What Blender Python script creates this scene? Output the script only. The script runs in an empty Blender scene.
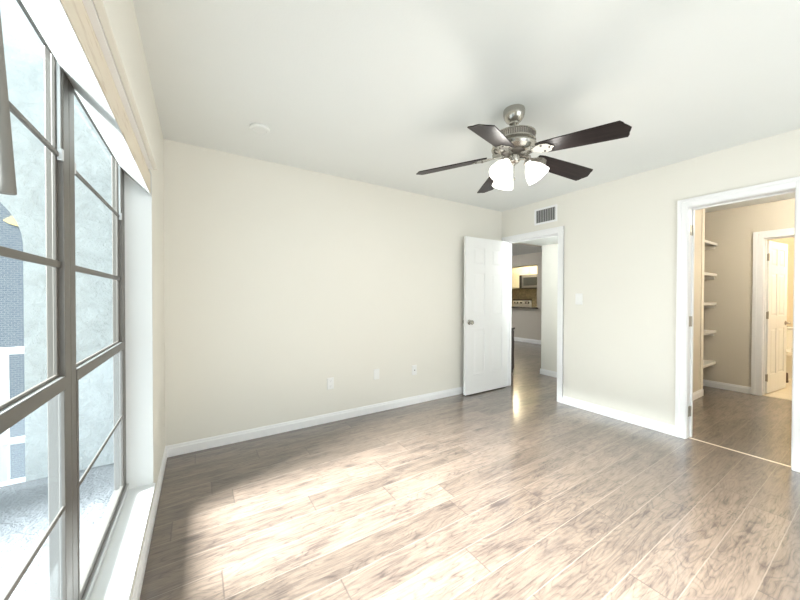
import bpy, bmesh, math, random
from mathutils import Matrix, Vector
random.seed(4)
R = math.radians
PI = math.pi
scene = bpy.context.scene
col = scene.collection

# ------------------------------------------------------------------ camera
YAW, PITCH, ROLL, CAM_H, FPX = 0.564747, -0.010362, -0.0021558, 1.2356, 318.011
cam_data = bpy.data.cameras.new('camera')
cam = bpy.data.objects.new('camera', cam_data)
col.objects.link(cam)
cam_data.sensor_width = 36.0
cam_data.lens = FPX / 800 * 36.0
cam_data.shift_y = 0.68 / 800
cam_data.clip_start = 0.02
fwd = Vector((math.sin(YAW) * math.cos(PITCH), math.cos(YAW) * math.cos(PITCH), math.sin(PITCH)))
r0 = Vector((math.cos(YAW), -math.sin(YAW), 0))
u0 = r0.cross(fwd)
right = r0 * math.cos(ROLL) - u0 * math.sin(ROLL)
up = right.cross(fwd)
m3 = Matrix((right, up, -fwd)).transposed()
cam.matrix_world = Matrix.Translation((0, 0, CAM_H)) @ m3.to_4x4()
scene.camera = cam

# ------------------------------------------------------------------ light and exposure
scene.view_settings.view_transform = 'Standard'
scene.view_settings.look = 'None'
scene.view_settings.gamma = 1.0
scene.view_settings.use_curve_mapping = False
scene.view_settings.exposure = 0.25

world = bpy.data.worlds.new('overcast_sky')
scene.world = world
world.use_nodes = True
bg = world.node_tree.nodes['Background']
bg.inputs['Color'].default_value = (0.88, 0.97, 1.0, 1)
bg.inputs['Strength'].default_value = 1.6


def add_light(name, kind, loc, energy, color, rot=(0, 0, 0), **kw):
    d = bpy.data.lights.new(name, kind)
    d.energy = energy
    d.color = color
    for k, v in kw.items():
        setattr(d, k, v)
    o = bpy.data.objects.new(name, d)
    o.location = loc
    o.rotation_euler = rot
    col.objects.link(o)
    return o


def aim(o, direction):
    o.rotation_euler = Vector(direction).to_track_quat('-Z', 'Y').to_euler()


sun = add_light('hazy_sun', 'SUN', (-6, 1, 6), 56.0, (0.97, 0.985, 1.0), angle=R(31))
aim(sun, (1.0, 0.07, -0.765))
# added fill through an invented opening in the wall behind the camera
back_fill = add_light('fill_behind', 'AREA', (1.9, -1.75, 1.5), 25.0, (0.93, 0.98, 1.0), shape='RECTANGLE', size=2.2, size_y=1.4)
aim(back_fill, (0, 1, 0.05))
# added fill for the living room, through an unseen opening beyond the hall
liv = add_light('living_room_fill', 'AREA', (5.6, 9.1, 1.5), 16.0, (0.95, 0.98, 1.0), shape='RECTANGLE', size=2.2, size_y=1.6)
aim(liv, (0, -1, 0))

# ------------------------------------------------------------------ materials


def mat(name, color, rough=0.5, metal=0.0, spec=None, emit=None, estr=0.0):
    m = bpy.data.materials.new(name)
    m.use_nodes = True
    b = m.node_tree.nodes['Principled BSDF']
    b.inputs['Base Color'].default_value = (*color, 1)
    b.inputs['Roughness'].default_value = rough
    b.inputs['Metallic'].default_value = metal
    if spec is not None:
        b.inputs['Specular IOR Level'].default_value = spec
    if emit:
        b.inputs['Emission Color'].default_value = (*emit, 1)
        b.inputs['Emission Strength'].default_value = estr
    return m


class NT:
    """small node-tree writer"""

    def __init__(self, m):
        self.m = m
        self.t = m.node_tree
        self.b = self.t.nodes.get('Principled BSDF')

    def n(self, typ, **kw):
        nd = self.t.nodes.new(typ)
        for k, v in kw.items():
            if k.startswith('i_'):
                nd.inputs[k[2:].replace('_', ' ')].default_value = v
            else:
                setattr(nd, k, v)
        return nd

    def l(self, a, b):
        self.t.links.new(a, b)

    def math(self, op, a, b=None, c=None):
        nd = self.t.nodes.new('ShaderNodeMath')
        nd.operation = op
        for i, v in enumerate((a, b, c)):
            if v is None:
                continue
            if isinstance(v, (int, float)):
                nd.inputs[i].default_value = v
            else:
                self.l(v, nd.inputs[i])
        return nd.outputs[0]

    def comb(self, x, y, z):
        nd = self.t.nodes.new('ShaderNodeCombineXYZ')
        for i, v in enumerate((x, y, z)):
            if isinstance(v, (int, float)):
                nd.inputs[i].default_value = v
            else:
                self.l(v, nd.inputs[i])
        return nd.outputs[0]

    def mix(self, fac, a, b, typ='MIX'):
        nd = self.t.nodes.new('ShaderNodeMix')
        nd.data_type = 'RGBA'
        nd.blend_type = typ
        for sock, v in ((nd.inputs[0], fac), (nd.inputs[6], a), (nd.inputs[7], b)):
            if isinstance(v, (int, float)):
                sock.default_value = v
            elif isinstance(v, tuple):
                sock.default_value = (*v, 1)
            else:
                self.l(v, sock)
        return nd.outputs[2]

    def ramp(self, fac, stops):
        nd = self.t.nodes.new('ShaderNodeValToRGB')
        e = nd.color_ramp.elements
        while len(e) < len(stops):
            e.new(0.5)
        for el, (p, c) in zip(e, stops):
            el.position = p
            el.color = (*c, 1) if isinstance(c, tuple) else (c, c, c, 1)
        self.l(fac, nd.inputs[0])
        return nd.outputs[0]

    def bump(self, height, strength, dist=0.01):
        nd = self.t.nodes.new('ShaderNodeBump')
        nd.inputs['Strength'].default_value = strength
        nd.inputs['Distance'].default_value = dist
        self.l(height, nd.inputs['Height'])
        self.l(nd.outputs[0], self.b.inputs['Normal'])
        return nd


def paint(name, color, rough=0.6, bump=0.08, scale=160.0):
    """rolled wall paint: faint orange peel and barely uneven colour"""
    m = mat(name, color, rough, spec=0.3)
    t = NT(m)
    tc = t.n('ShaderNodeTexCoord')
    nz = t.n('ShaderNodeTexNoise', i_Scale=scale, i_Detail=2.0)
    t.l(tc.outputs['Object'], nz.inputs['Vector'])
    t.bump(nz.outputs[0], bump, 0.002)
    n2 = t.n('ShaderNodeTexNoise', i_Scale=1.7, i_Detail=3.0)
    t.l(tc.outputs['Object'], n2.inputs['Vector'])
    c2 = tuple(c * 0.97 for c in color)
    t.l(t.mix(n2.outputs[0], color, c2), t.b.inputs['Base Color'])
    return m


M = {}
M['wall'] = paint('cream_wall_paint', (0.80, 0.778, 0.708))
M['wall_tan'] = paint('tan_wall_paint', (0.70, 0.64, 0.535), scale=90, bump=0.2)
M['wall_taupe'] = paint('taupe_wall_paint', (0.58, 0.54, 0.48))
M['ceiling'] = paint('white_ceiling_paint', (0.80, 0.82, 0.80), bump=0.15, scale=110)
M['trim'] = mat('white_gloss_trim', (0.86, 0.86, 0.86), 0.35)
M['door'] = mat('white_door_paint', (0.82, 0.82, 0.81), 0.38)
M['sill'] = mat('white_sill_paint', (0.72, 0.73, 0.72), 0.35)
M['plastic'] = mat('white_plastic', (0.84, 0.84, 0.82), 0.35)
M['plastic_grey'] = mat('grey_slot', (0.25, 0.25, 0.25), 0.5)
M['nickel'] = mat('brushed_nickel', (0.46, 0.44, 0.40), 0.25, 1.0)
M['nickel_dark'] = mat('shadowed_nickel_mesh', (0.22, 0.20, 0.18), 0.45, 1.0)
M['hinge'] = mat('satin_nickel_hinge', (0.42, 0.39, 0.34), 0.38, 1.0)
M['bronze'] = mat('bronze_anodised_aluminium', (0.155, 0.143, 0.128), 0.42, 0.55)
M['alu'] = mat('mill_aluminium', (0.62, 0.63, 0.63), 0.35, 0.7)
M['black'] = mat('black_plastic', (0.02, 0.02, 0.02), 0.4)
M['louvre'] = mat('shaded_louvre_paint', (0.42, 0.42, 0.41), 0.5)  # white louvres greyed to stand for the shade on them
M['vent_dark'] = mat('dark_duct', (0.08, 0.08, 0.075), 0.7)
M['cabinet'] = mat('cream_cabinet_paint', (0.86, 0.82, 0.64), 0.4)
M['steel'] = mat('stainless_steel', (0.36, 0.36, 0.36), 0.32, 0.9)
M['glass_dark'] = mat('smoked_glass', (0.05, 0.055, 0.055), 0.2)
M['counter'] = mat('dark_stone_counter', (0.07, 0.06, 0.055), 0.25)
M['enamel'] = mat('white_enamel', (0.85, 0.84, 0.8), 0.2)
M['porcelain'] = mat('white_porcelain', (0.86, 0.84, 0.78), 0.12)
M['darkwood'] = mat('dark_stained_wood', (0.045, 0.032, 0.028), 0.4)
M['shelf'] = mat('white_melamine', (0.82, 0.79, 0.72), 0.4)
M['rail_white'] = mat('white_painted_metal', (0.85, 0.87, 0.87), 0.45)
M['strip'] = mat('pale_metal_strip', (0.75, 0.68, 0.58), 0.3, 0.6)
M['awning'] = mat('pale_yellow_fabric', (0.50, 0.40, 0.17), 0.8)
M['brush'] = mat('dark_brush_plastic', (0.10, 0.06, 0.04), 0.5)
M['shade'] = mat('frosted_white_glass', (0.9, 0.9, 0.88), 0.3, emit=(1.0, 0.96, 0.9), estr=1.6)
M['bulb'] = mat('lit_bulb', (1, 1, 1), 0.4, emit=(1.0, 0.93, 0.82), estr=6.0)


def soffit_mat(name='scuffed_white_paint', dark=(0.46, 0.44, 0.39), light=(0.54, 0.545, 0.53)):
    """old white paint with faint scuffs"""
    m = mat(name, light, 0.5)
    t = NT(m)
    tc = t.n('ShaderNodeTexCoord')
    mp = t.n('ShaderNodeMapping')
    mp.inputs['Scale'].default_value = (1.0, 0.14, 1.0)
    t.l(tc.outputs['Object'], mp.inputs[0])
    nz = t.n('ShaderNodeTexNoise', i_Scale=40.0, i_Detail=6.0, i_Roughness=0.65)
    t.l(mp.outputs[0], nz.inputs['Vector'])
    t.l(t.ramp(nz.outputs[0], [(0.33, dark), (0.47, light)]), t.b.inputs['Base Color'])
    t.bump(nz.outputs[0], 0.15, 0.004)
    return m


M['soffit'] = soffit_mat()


def fabric_tube_mat():
    m = mat('grey_vane_fabric', (0.21, 0.20, 0.18), 0.75)
    t = NT(m)
    tc = t.n('ShaderNodeTexCoord')
    nz = t.n('ShaderNodeTexNoise', i_Scale=220.0, i_Detail=2.0)
    t.l(tc.outputs['Object'], nz.inputs['Vector'])
    t.bump(nz.outputs[0], 0.2, 0.002)
    return m


M['vane'] = fabric_tube_mat()


def stucco(name, color):
    m = mat(name, color, 0.9, spec=0.1)
    t = NT(m)
    tc = t.n('ShaderNodeTexCoord')
    n1 = t.n('ShaderNodeTexNoise', i_Scale=9.0, i_Detail=8.0, i_Roughness=0.65, i_Distortion=0.6)
    n2 = t.n('ShaderNodeTexNoise', i_Scale=45.0, i_Detail=4.0)
    t.l(tc.outputs['Object'], n1.inputs['Vector'])
    t.l(tc.outputs['Object'], n2.inputs['Vector'])
    t.bump(t.math('ADD', n1.outputs[0], t.math('MULTIPLY', n2.outputs[0], 0.35)), 0.9, 0.04)
    t.l(t.ramp(n1.outputs[0], [(0.35, tuple(c * 0.86 for c in color)), (0.6, color)]), t.b.inputs['Base Color'])
    return m


M['stucco'] = stucco('white_stucco', (0.72, 0.77, 0.775))
M['concrete'] = stucco('grey_balcony_concrete', (0.19, 0.20, 0.21))


def brick():
    m = mat('blue_grey_brick', (0.35, 0.40, 0.45), 0.95, spec=0.05)
    t = NT(m)
    tc = t.n('ShaderNodeTexCoord')
    sp = t.n('ShaderNodeSeparateXYZ')
    t.l(tc.outputs['Object'], sp.inputs[0])
    v = t.comb(sp.outputs[0], sp.outputs[2], 0.0)
    br = t.n('ShaderNodeTexBrick')
    br.inputs['Scale'].default_value = 5.0
    br.inputs['Color1'].default_value = (0.085, 0.105, 0.13, 1)
    br.inputs['Color2'].default_value = (0.105, 0.125, 0.145, 1)
    br.inputs['Mortar'].default_value = (0.17, 0.185, 0.20, 1)
    br.inputs['Mortar Size'].default_value = 0.03
    t.l(v, br.inputs['Vector'])
    t.l(br.outputs['Color'], t.b.inputs['Base Color'])
    return m


M['brick'] = brick()


def tile():
    m = mat('beige_floor_tile', (0.7, 0.62, 0.48), 0.3)
    t = NT(m)
    tc = t.n('ShaderNodeTexCoord')
    br = t.n('ShaderNodeTexBrick', offset=0.0)
    br.inputs['Scale'].default_value = 1.0
    br.inputs['Brick Width'].default_value = 0.32
    br.inputs['Row Height'].default_value = 0.32
    br.inputs['Mortar Size'].default_value = 0.004
    br.inputs['Color1'].default_value = (0.72, 0.64, 0.50, 1)
    br.inputs['Color2'].default_value = (0.68, 0.60, 0.47, 1)
    br.inputs['Mortar'].default_value = (0.5, 0.43, 0.33, 1)
    t.l(tc.outputs['Object'], br.inputs['Vector'])
    t.l(br.outputs['Color'], t.b.inputs['Base Color'])
    return m


M['tile'] = tile()


def backsplash():
    m = mat('tan_backsplash_tile', (0.55, 0.45, 0.28), 0.35)
    t = NT(m)
    tc = t.n('ShaderNodeTexCoord')
    nz = t.n('ShaderNodeTexNoise', i_Scale=16.0, i_Detail=5.0)
    t.l(tc.outputs['Object'], nz.inputs['Vector'])
    t.l(t.ramp(nz.outputs[0], [(0.35, (0.42, 0.36, 0.22)), (0.65, (0.62, 0.53, 0.34))]), t.b.inputs['Base Color'])
    return m


M['splash'] = backsplash()


def blade_mat():
    m = mat('dark_walnut_blade', (0.05, 0.032, 0.03), 0.36, spec=0.12)
    t = NT(m)
    tc = t.n('ShaderNodeTexCoord')
    mp = t.n('ShaderNodeMapping')
    mp.inputs['Scale'].default_value = (3, 60, 20)
    t.l(tc.outputs['Object'], mp.inputs[0])
    nz = t.n('ShaderNodeTexNoise', i_Scale=1.5, i_Detail=5.0)
    t.l(mp.outputs[0], nz.inputs['Vector'])
    t.l(t.ramp(nz.outputs[0], [(0.3, (0.014, 0.011, 0.011)), (0.7, (0.032, 0.024, 0.023))]), t.b.inputs['Base Color'])
    return m


M['blade'] = blade_mat()


def thin_glass(name, tint, haze=0.0, haze_col=(0.8, 0.9, 0.95), refl=1.0):
    m = bpy.data.materials.new(name)
    m.use_nodes = True
    t = NT(m)
    t.t.nodes.remove(t.b)
    out = t.t.nodes['Material Output']
    tr = t.n('ShaderNodeBsdfTransparent')
    tr.inputs[0].default_value = (*tint, 1)
    gl = t.n('ShaderNodeBsdfGlossy')
    gl.inputs['Roughness'].default_value = 0.02
    fr = t.n('ShaderNodeFresnel')
    fr.inputs[0].default_value = 1.3
    mx = t.n('ShaderNodeMixShader')
    t.l(t.math('MULTIPLY', fr.outputs[0], refl), mx.inputs[0])
    t.l(tr.outputs[0], mx.inputs[1])
    t.l(gl.outputs[0], mx.inputs[2])
    last = mx
    if haze:
        df = t.n('ShaderNodeBsdfDiffuse')
        df.inputs[0].default_value = (*haze_col, 1)
        tl = t.n('ShaderNodeBsdfTranslucent')
        tl.inputs[0].default_value = (*haze_col, 1)
        ad = t.n('ShaderNodeMixShader')
        ad.inputs[0].default_value = 0.5
        t.l(df.outputs[0], ad.inputs[1])
        t.l(tl.outputs[0], ad.inputs[2])
        m2 = t.n('ShaderNodeMixShader')
        m2.inputs[0].default_value = haze
        t.l(mx.outputs[0], m2.inputs[1])
        t.l(ad.outputs[0], m2.inputs[2])
        last = m2
    t.l(last.outputs[0], out.inputs['Surface'])
    return m


M['glass'] = thin_glass('clear_window_glass', (0.95, 0.98, 0.98), refl=0.05)
M['glass_dusty'] = thin_glass('dusty_window_glass', (0.93, 0.97, 0.98), haze=0.012, refl=0.05)


def laminate():
    """hand-scraped laminate: planks along x, swirled dark grain, bevelled seams with their highlight painted pale"""
    m = mat('hand_scraped_laminate', (0.2, 0.15, 0.12), 0.3)
    t = NT(m)
    tc = t.n('ShaderNodeTexCoord')
    sp = t.n('ShaderNodeSeparateXYZ')
    t.l(tc.outputs['Object'], sp.inputs[0])
    x, y = sp.outputs[0], sp.outputs[1]
    yy = t.math('DIVIDE', t.math('SUBTRACT', y, 0.645 - 0.165 * 40), 0.165)
    row = t.math('FLOOR', yy)
    fy = t.math('FRACT', yy)
    wn = t.n('ShaderNodeTexWhiteNoise', noise_dimensions='1D')
    t.l(row, wn.inputs['W'])
    xx = t.math('ADD', t.math('DIVIDE', x, 1.25), t.math('MULTIPLY', wn.outputs[0], 7.3))
    cl = t.math('FLOOR', xx)
    fx = t.math('FRACT', xx)
    w2 = t.n('ShaderNodeTexWhiteNoise', noise_dimensions='2D')
    t.l(t.comb(row, cl, 0.0), w2.inputs['Vector'])
    rid = w2.outputs[0]
    # large swirled figure
    v1 = t.comb(t.math('ADD', t.math('MULTIPLY', x, 1.2), t.math('MULTIPLY', rid, 41.0)), t.math('MULTIPLY', y, 6.5), t.math('MULTIPLY', rid, 17.0))
    n1 = t.n('ShaderNodeTexNoise', i_Scale=1.5, i_Detail=2.0, i_Roughness=0.45, i_Distortion=0.5)
    t.l(v1, n1.inputs['Vector'])
    rings = t.math('ABSOLUTE', t.math('SUBTRACT', t.math('FRACT', t.math('MULTIPLY', n1.outputs[0], 18.0)), 0.5))
    ring = t.ramp(rings, [(0.0, 1.0), (0.12, 0.3), (0.40, 0.0)])
    # fine streaks
    v2 = t.comb(t.math('ADD', t.math('MULTIPLY', x, 5.0), t.math('MULTIPLY', rid, 23.0)), t.math('MULTIPLY', y, 70.0), 0.0)
    n2 = t.n('ShaderNodeTexNoise', i_Scale=1.2, i_Detail=5.0, i_Roughness=0.6, i_Distortion=0.5)
    t.l(v2, n2.inputs['Vector'])
    # cloudy dark patches and knots
    v3 = t.comb(t.math('ADD', t.math('MULTIPLY', x, 2.8), t.math('MULTIPLY', rid, 13.0)), t.math('MULTIPLY', y, 13.0), t.math('MULTIPLY', rid, 5.0))
    n3 = t.n('ShaderNodeTexNoise', i_Scale=1.2, i_Detail=9.0, i_Roughness=0.72, i_Distortion=0.5)
    t.l(v3, n3.inputs['Vector'])
    patch = t.ramp(n3.outputs[0], [(0.44, 0.0), (0.66, 1.0)])
    streak = t.ramp(n2.outputs[0], [(0.46, 0.0), (0.60, 1.0)])
    dark = t.math('ADD', t.math('MULTIPLY', ring, 0.40), t.math('ADD', t.math('MULTIPLY', patch, 0.55), t.math('MULTIPLY', streak, 0.34)))
    vo = t.n('ShaderNodeTexVoronoi', i_Scale=1.0)
    t.l(t.comb(t.math('ADD', t.math('MULTIPLY', x, 2.4), t.math('MULTIPLY', rid, 9.0)), t.math('MULTIPLY', y, 5.5), t.math('MULTIPLY', rid, 3.0)), vo.inputs['Vector'])
    knot = t.ramp(vo.outputs['Distance'], [(0.03, 1.0), (0.09, 0.55), (0.20, 0.0)])
    dark = t.math('MINIMUM', t.math('ADD', dark, t.math('MULTIPLY', knot, 0.6)), 1.0)
    c = t.mix(dark, (0.182, 0.135, 0.102), (0.058, 0.041, 0.035))
    tone = t.ramp(rid, [(0.0, 0.80), (1.0, 1.12)])
    c = t.mix(1.0, c, tone, 'MULTIPLY')
    ey = t.math('MINIMUM', fy, t.math('SUBTRACT', 1.0, fy))
    ex = t.math('MINIMUM', fx, t.math('SUBTRACT', 1.0, fx))
    seam_y = t.ramp(ey, [(0.0, 1.0), (0.009, 0.8), (0.015, 0.0)])
    seam_x = t.ramp(ex, [(0.0, 1.0), (0.0018, 0.8), (0.003, 0.0)])
    c = t.mix(t.math('MULTIPLY', seam_y, 0.4), c, (0.36, 0.30, 0.24))  # bevel highlight put into the seam colour
    c = t.mix(t.math('MULTIPLY', seam_x, 0.7), c, (0.04, 0.03, 0.027))
    t.l(c, t.b.inputs['Base Color'])
    t.l(t.math('ADD', 0.285, t.math('MULTIPLY', dark, 0.06)), t.b.inputs['Roughness'])
    t.b.inputs['Specular IOR Level'].default_value = 0.7
    hgt = t.math('SUBTRACT', t.math('MULTIPLY', n1.outputs[0], 0.6), t.math('ADD', t.math('MULTIPLY', dark, 0.15), t.math('MULTIPLY', seam_y, 0.6)))
    t.b.inputs['Coat Weight'].default_value = 0.85
    t.b.inputs['Coat Roughness'].default_value = 0.15
    t.b.inputs['Coat IOR'].default_value = 1.6
    t.bump(hgt, 0.06, 0.006)
    return m


M['floor'] = laminate()

# ------------------------------------------------------------------ mesh helpers


class MB:
    def __init__(self):
        self.bm = bmesh.new()

    def box(self, x0, x1, y0, y1, z0, z1):
        v = [self.bm.verts.new(p) for p in ((x0, y0, z0), (x1, y0, z0), (x1, y1, z0), (x0, y1, z0), (x0, y0, z1), (x1, y0, z1), (x1, y1, z1), (x0, y1, z1))]
        for f in ((3, 2, 1, 0), (4, 5, 6, 7), (0, 1, 5, 4), (1, 2, 6, 5), (2, 3, 7, 6), (3, 0, 4, 7)):
            self.bm.faces.new([v[i] for i in f])
        return v

    def frustum(self, lo, hi):
        """lo, hi: two lists of matching points; bottom loop and top loop"""
        a = [self.bm.verts.new(p) for p in lo]
        b = [self.bm.verts.new(p) for p in hi]
        n = len(a)
        self.bm.faces.new(a[::-1])
        self.bm.faces.new(b)
        for i in range(n):
            j = (i + 1) % n
            self.bm.faces.new((a[i], a[j], b[j], b[i]))

    def lathe(self, prof, seg=32, origin=(0, 0, 0), axis=(0, 0, 1)):
        """prof: list of (radius, height) along the axis"""
        q = Vector((0, 0, 1)).rotation_difference(Vector(axis).normalized())
        o = Vector(origin)
        rings = []
        for r, hh in prof:
            if r < 1e-6:
                rings.append([self.bm.verts.new(o + q @ Vector((0, 0, hh)))])
            else:
                rings.append([self.bm.verts.new(o + q @ Vector((r * math.cos(2 * PI * k / seg), r * math.sin(2 * PI * k / seg), hh))) for k in range(seg)])
        for a, b in zip(rings, rings[1:]):
            for k in range(seg):
                j = (k + 1) % seg
                if len(a) == 1 and len(b) == 1:
                    continue
                if len(a) == 1:
                    self.bm.faces.new((a[0], b[j], b[k]))
                elif len(b) == 1:
                    self.bm.faces.new((a[k], a[j], b[0]))
                else:
                    self.bm.faces.new((a[k], a[j], b[j], b[k]))

    def cyl(self, p, q, r, seg=16, r2=None):
        p, q = Vector(p), Vector(q)
        L = (q - p).length
        r2 = r if r2 is None else r2
        self.lathe([(0, 0), (r, 0), (r2, L), (0, L)], seg, p, q - p)

    def tube(self, pts, r, seg=10):
        pts = [Vector(p) for p in pts]
        rings = []
        for i, p in enumerate(pts):
            d = (pts[min(i + 1, len(pts) - 1)] - pts[max(i - 1, 0)]).normalized()
            a = d.orthogonal().normalized() if i == 0 else (rings[-1][1] - d * rings[-1][1].dot(d)).normalized()
            b = d.cross(a)
            rings.append(([self.bm.verts.new(p + (a * math.cos(2 * PI * k / seg) + b * math.sin(2 * PI * k / seg)) * r) for k in range(seg)], a))
        for (a, _), (b, _) in zip(rings, rings[1:]):
            for k in range(seg):
                j = (k + 1) % seg
                self.bm.faces.new((a[k], a[j], b[j], b[k]))
        self.bm.faces.new(rings[0][0][::-1])
        self.bm.faces.new(rings[-1][0])

    def prism(self, outline, d0, d1, axes='xyz'):
        """outline in the first two named axes, extruded along the third"""
        idx = ['xyz'.index(c) for c in axes]

        def P(u, v, w):
            p = [0, 0, 0]
            p[idx[0]], p[idx[1]], p[idx[2]] = u, v, w
            return p
        self.frustum([P(u, v, d0) for u, v in outline], [P(u, v, d1) for u, v in outline])

    def build(self, name, material, parent=None, bevel=0.0, smooth=False, loc=None, sub=0):
        bmesh.ops.recalc_face_normals(self.bm, faces=self.bm.faces)
        me = bpy.data.meshes.new(name)
        self.bm.to_mesh(me)
        self.bm.free()
        me.materials.append(material)
        o = bpy.data.objects.new(name, me)
        col.objects.link(o)
        if parent:
            o.parent = parent
        if loc:
            o.location = loc
        if bevel:
            b = o.modifiers.new('bevel', 'BEVEL')
            b.width = bevel
            b.segments = 2
            b.limit_method = 'ANGLE'
            b.angle_limit = R(40)
        if sub:
            s = o.modifiers.new('sub', 'SUBSURF')
            s.levels = s.render_levels = sub
        if smooth:
            for p in me.polygons:
                p.use_smooth = True
            try:
                me.set_sharp_from_angle(angle=R(38))
            except Exception:
                pass
        return o


def tag(o, label, cat, group=None, kind=None):
    o['label'] = label
    o['category'] = cat
    if group:
        o['group'] = group
    if kind:
        o['kind'] = kind
    return o


def empty(name, loc, rz=0.0, label='', cat='', group=None, kind=None, rot=None):
    o = bpy.data.objects.new(name, None)
    o.empty_display_size = 0.1
    o.location = loc
    o.rotation_euler = rot if rot else (0, 0, rz)
    col.objects.link(o)
    return tag(o, label, cat, group, kind)


def struct(mb, name, material, label, cat, bevel=0.0):
    return tag(mb.build(name, material, None, bevel), label, cat, kind='structure')


def kids(o):
    return [c for c in col.objects if c.parent == o]


def copy_tree(o, parent=None):
    c = o.copy()
    col.objects.link(c)
    if parent:
        c.parent = parent
    for k in kids(o):
        copy_tree(k, c)
    return c


# ------------------------------------------------------------------ room dimensions
XL, XR, YB, YF, H = -0.221, 3.604, 3.0215, -1.35, 2.44
WT = 0.11
XR2 = XR + WT
WY0, WY1, WZ0, WZ1 = -0.36, 2.255, 0.184, 1.795      # window opening in the left wall
EY0, EY1, EH = 2.19, 2.932, 1.998                     # entry opening in the right wall
CY0, CY1, CH = 0.415, 0.998, 2.022                     # closet opening in the right wall
XH = 4.68                                            # hall far wall
YH = 3.116                                           # where the hall opens into the living room
XV = 7.65                                            # living room far wall (pass-through)
XK = 9.65                                            # kitchen back wall
XD = 6.014                                           # dressing area far wall
YD = 1.345                                           # dressing area side wall

# ------------------------------------------------------------------ structure: bedroom
b = MB()
b.box(XL, XK, YF, 8.8, -0.08, 0.0)
struct(b, 'floor', M['floor'], 'dark hand-scraped wood laminate floor with swirled grain running through the bedroom', 'floor')

b = MB()
b.box(XL - 0.14, XR2, YF - 0.12, YB + 0.1, H, H + 0.1)
struct(b, 'ceiling', M['ceiling'], 'white bedroom ceiling above the ceiling fan', 'ceiling')

b = MB()
x0, x1 = XL - 0.14, XL
b.box(x0, x1, YF - 0.12, WY0, 0, H)
b.box(x0, x1, WY1 + 0.012, YB, 0, H)
b.box(x0, x1, WY0, WY1 + 0.012, 0, WZ0 - 0.02)
b.box(XL - 0.108, x1, WY0, WY1 + 0.012, WZ1 + 0.131, H)
b.box(x0, XL - 0.108, WY0, WY1 + 0.012, 2.005, H)
struct(b, 'wall_left', M['wall'], 'cream wall around the large window on the left', 'wall')

b = MB()
b.box(XL - 0.14, XR, YB, YB + 0.1, 0, H)
struct(b, 'wall_back', M['wall'], 'long cream back wall with three wall plates low down', 'wall')

b = MB()
b.box(XR, XR2, YF, CY0 - 0.018, 0, H)
b.box(XR, XR2, CY1 + 0.018, EY0 - 0.018, 0, H)
b.box(XR, XR2, EY1 + 0.018, YB + 0.1, 0, H)
b.box(XR, XR2, CY0 - 0.018, CY1 + 0.018, CH + 0.018, H)
b.box(XR, XR2, EY0 - 0.018, EY1 + 0.018, EH + 0.018, H)
struct(b, 'wall_right', M['wall'], 'cream right wall with two doorways, air vent and light switch', 'wall')

b = MB()
fw0, fw1, fz0, fz1 = 0.7, 3.1, 0.75, 2.15  # opening added so the fill behind the camera can enter
b.box(XL, fw0, YF - 0.12, YF, 0, H)
b.box(fw1, XR2, YF - 0.12, YF, 0, H)
b.box(fw0, fw1, YF - 0.12, YF, 0, fz0)
b.box(fw0, fw1, YF - 0.12, YF, fz1, H)
struct(b, 'wall_front', M['wall'], 'cream wall behind the camera with an added opening for fill light', 'wall')

# ------------------------------------------------------------------ structure: hall, living room, kitchen
b = MB()
b.box(XH, XV, YH - 0.11, YH, 0, H)
b.box(XH, XH + 0.11, 1.7, YH - 0.11, 0, H)
b.box(XR2, XH, 1.7, 1.8, 0, H)
struct(b, 'wall_hall', M['wall'], 'pale hall wall seen through the open entry doorway', 'wall')
b = MB()
b.box(XR2, XH + 0.11, 1.7, YH, 2.072, 2.14)
struct(b, 'ceiling_hall', M['ceiling'], 'lowered white ceiling of the hall beyond the entry doorway', 'ceiling')
b = MB()
b.box(XR2, XH + 0.11, YH, YH + 0.1, 2.072, H)
struct(b, 'trim_1', M['wall_taupe'], 'taupe header face where the hall opens to the living room', 'header')
b = MB()
b.box(XR2 - WT, XK + 0.1, YH + 0.0, 8.8, H, H + 0.1)
struct(b, 'ceiling_living', M['ceiling'], 'shaded ceiling of the living room beyond the hall', 'ceiling')
PY0, PY1, PZ0, PZ1 = 5.225, 7.0, 0.94, 2.125          # pass-through opening
b = MB()
b.box(XV, XV + 0.12, YH - 0.11, PY0, 0, H)
b.box(XV, XV + 0.12, PY1, 8.8, 0, H)
b.box(XV, XV + 0.12, PY0, PY1, 0, PZ0)
b.box(XV, XV + 0.12, PY0, PY1, PZ1, H)
struct(b, 'wall_living', M['wall_taupe'], 'taupe far wall with the kitchen pass-through, seen through the entry doorway', 'wall')
b = MB()
b.box(XR2 - WT, XR2, YB + 0.1, 8.8, 0, H)
struct(b, 'wall_living_side', M['wall_taupe'], 'side wall of the living room, hidden behind the open white door', 'wall')
b = MB()
b.box(XR2 - WT, 4.3, 8.8, 8.9, 0, H)
b.box(6.9, XK + 0.1, 8.8, 8.9, 0, H)
b.box(4.3, 6.9, 8.8, 8.9, 0, 0.5)  # opening here is added for the living room fill
b.box(4.3, 6.9, 8.8, 8.9, 2.3, H)
struct(b, 'wall_living_end', M['wall_taupe'], 'hidden end wall of the living room with an added opening for fill light', 'wall')
b = MB()
b.box(XK, XK + 0.1, YH, 8.8, 0, H)
struct(b, 'wall_kitchen', M['splash'], 'tan tiled kitchen wall behind the range', 'wall')
b = MB()
b.box(XV + 0.12, XK, 4.6, 4.7, 0, H)
struct(b, 'wall_kitchen_side', M['wall'], 'kitchen side wall to the right of the pass-through', 'wall')

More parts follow.
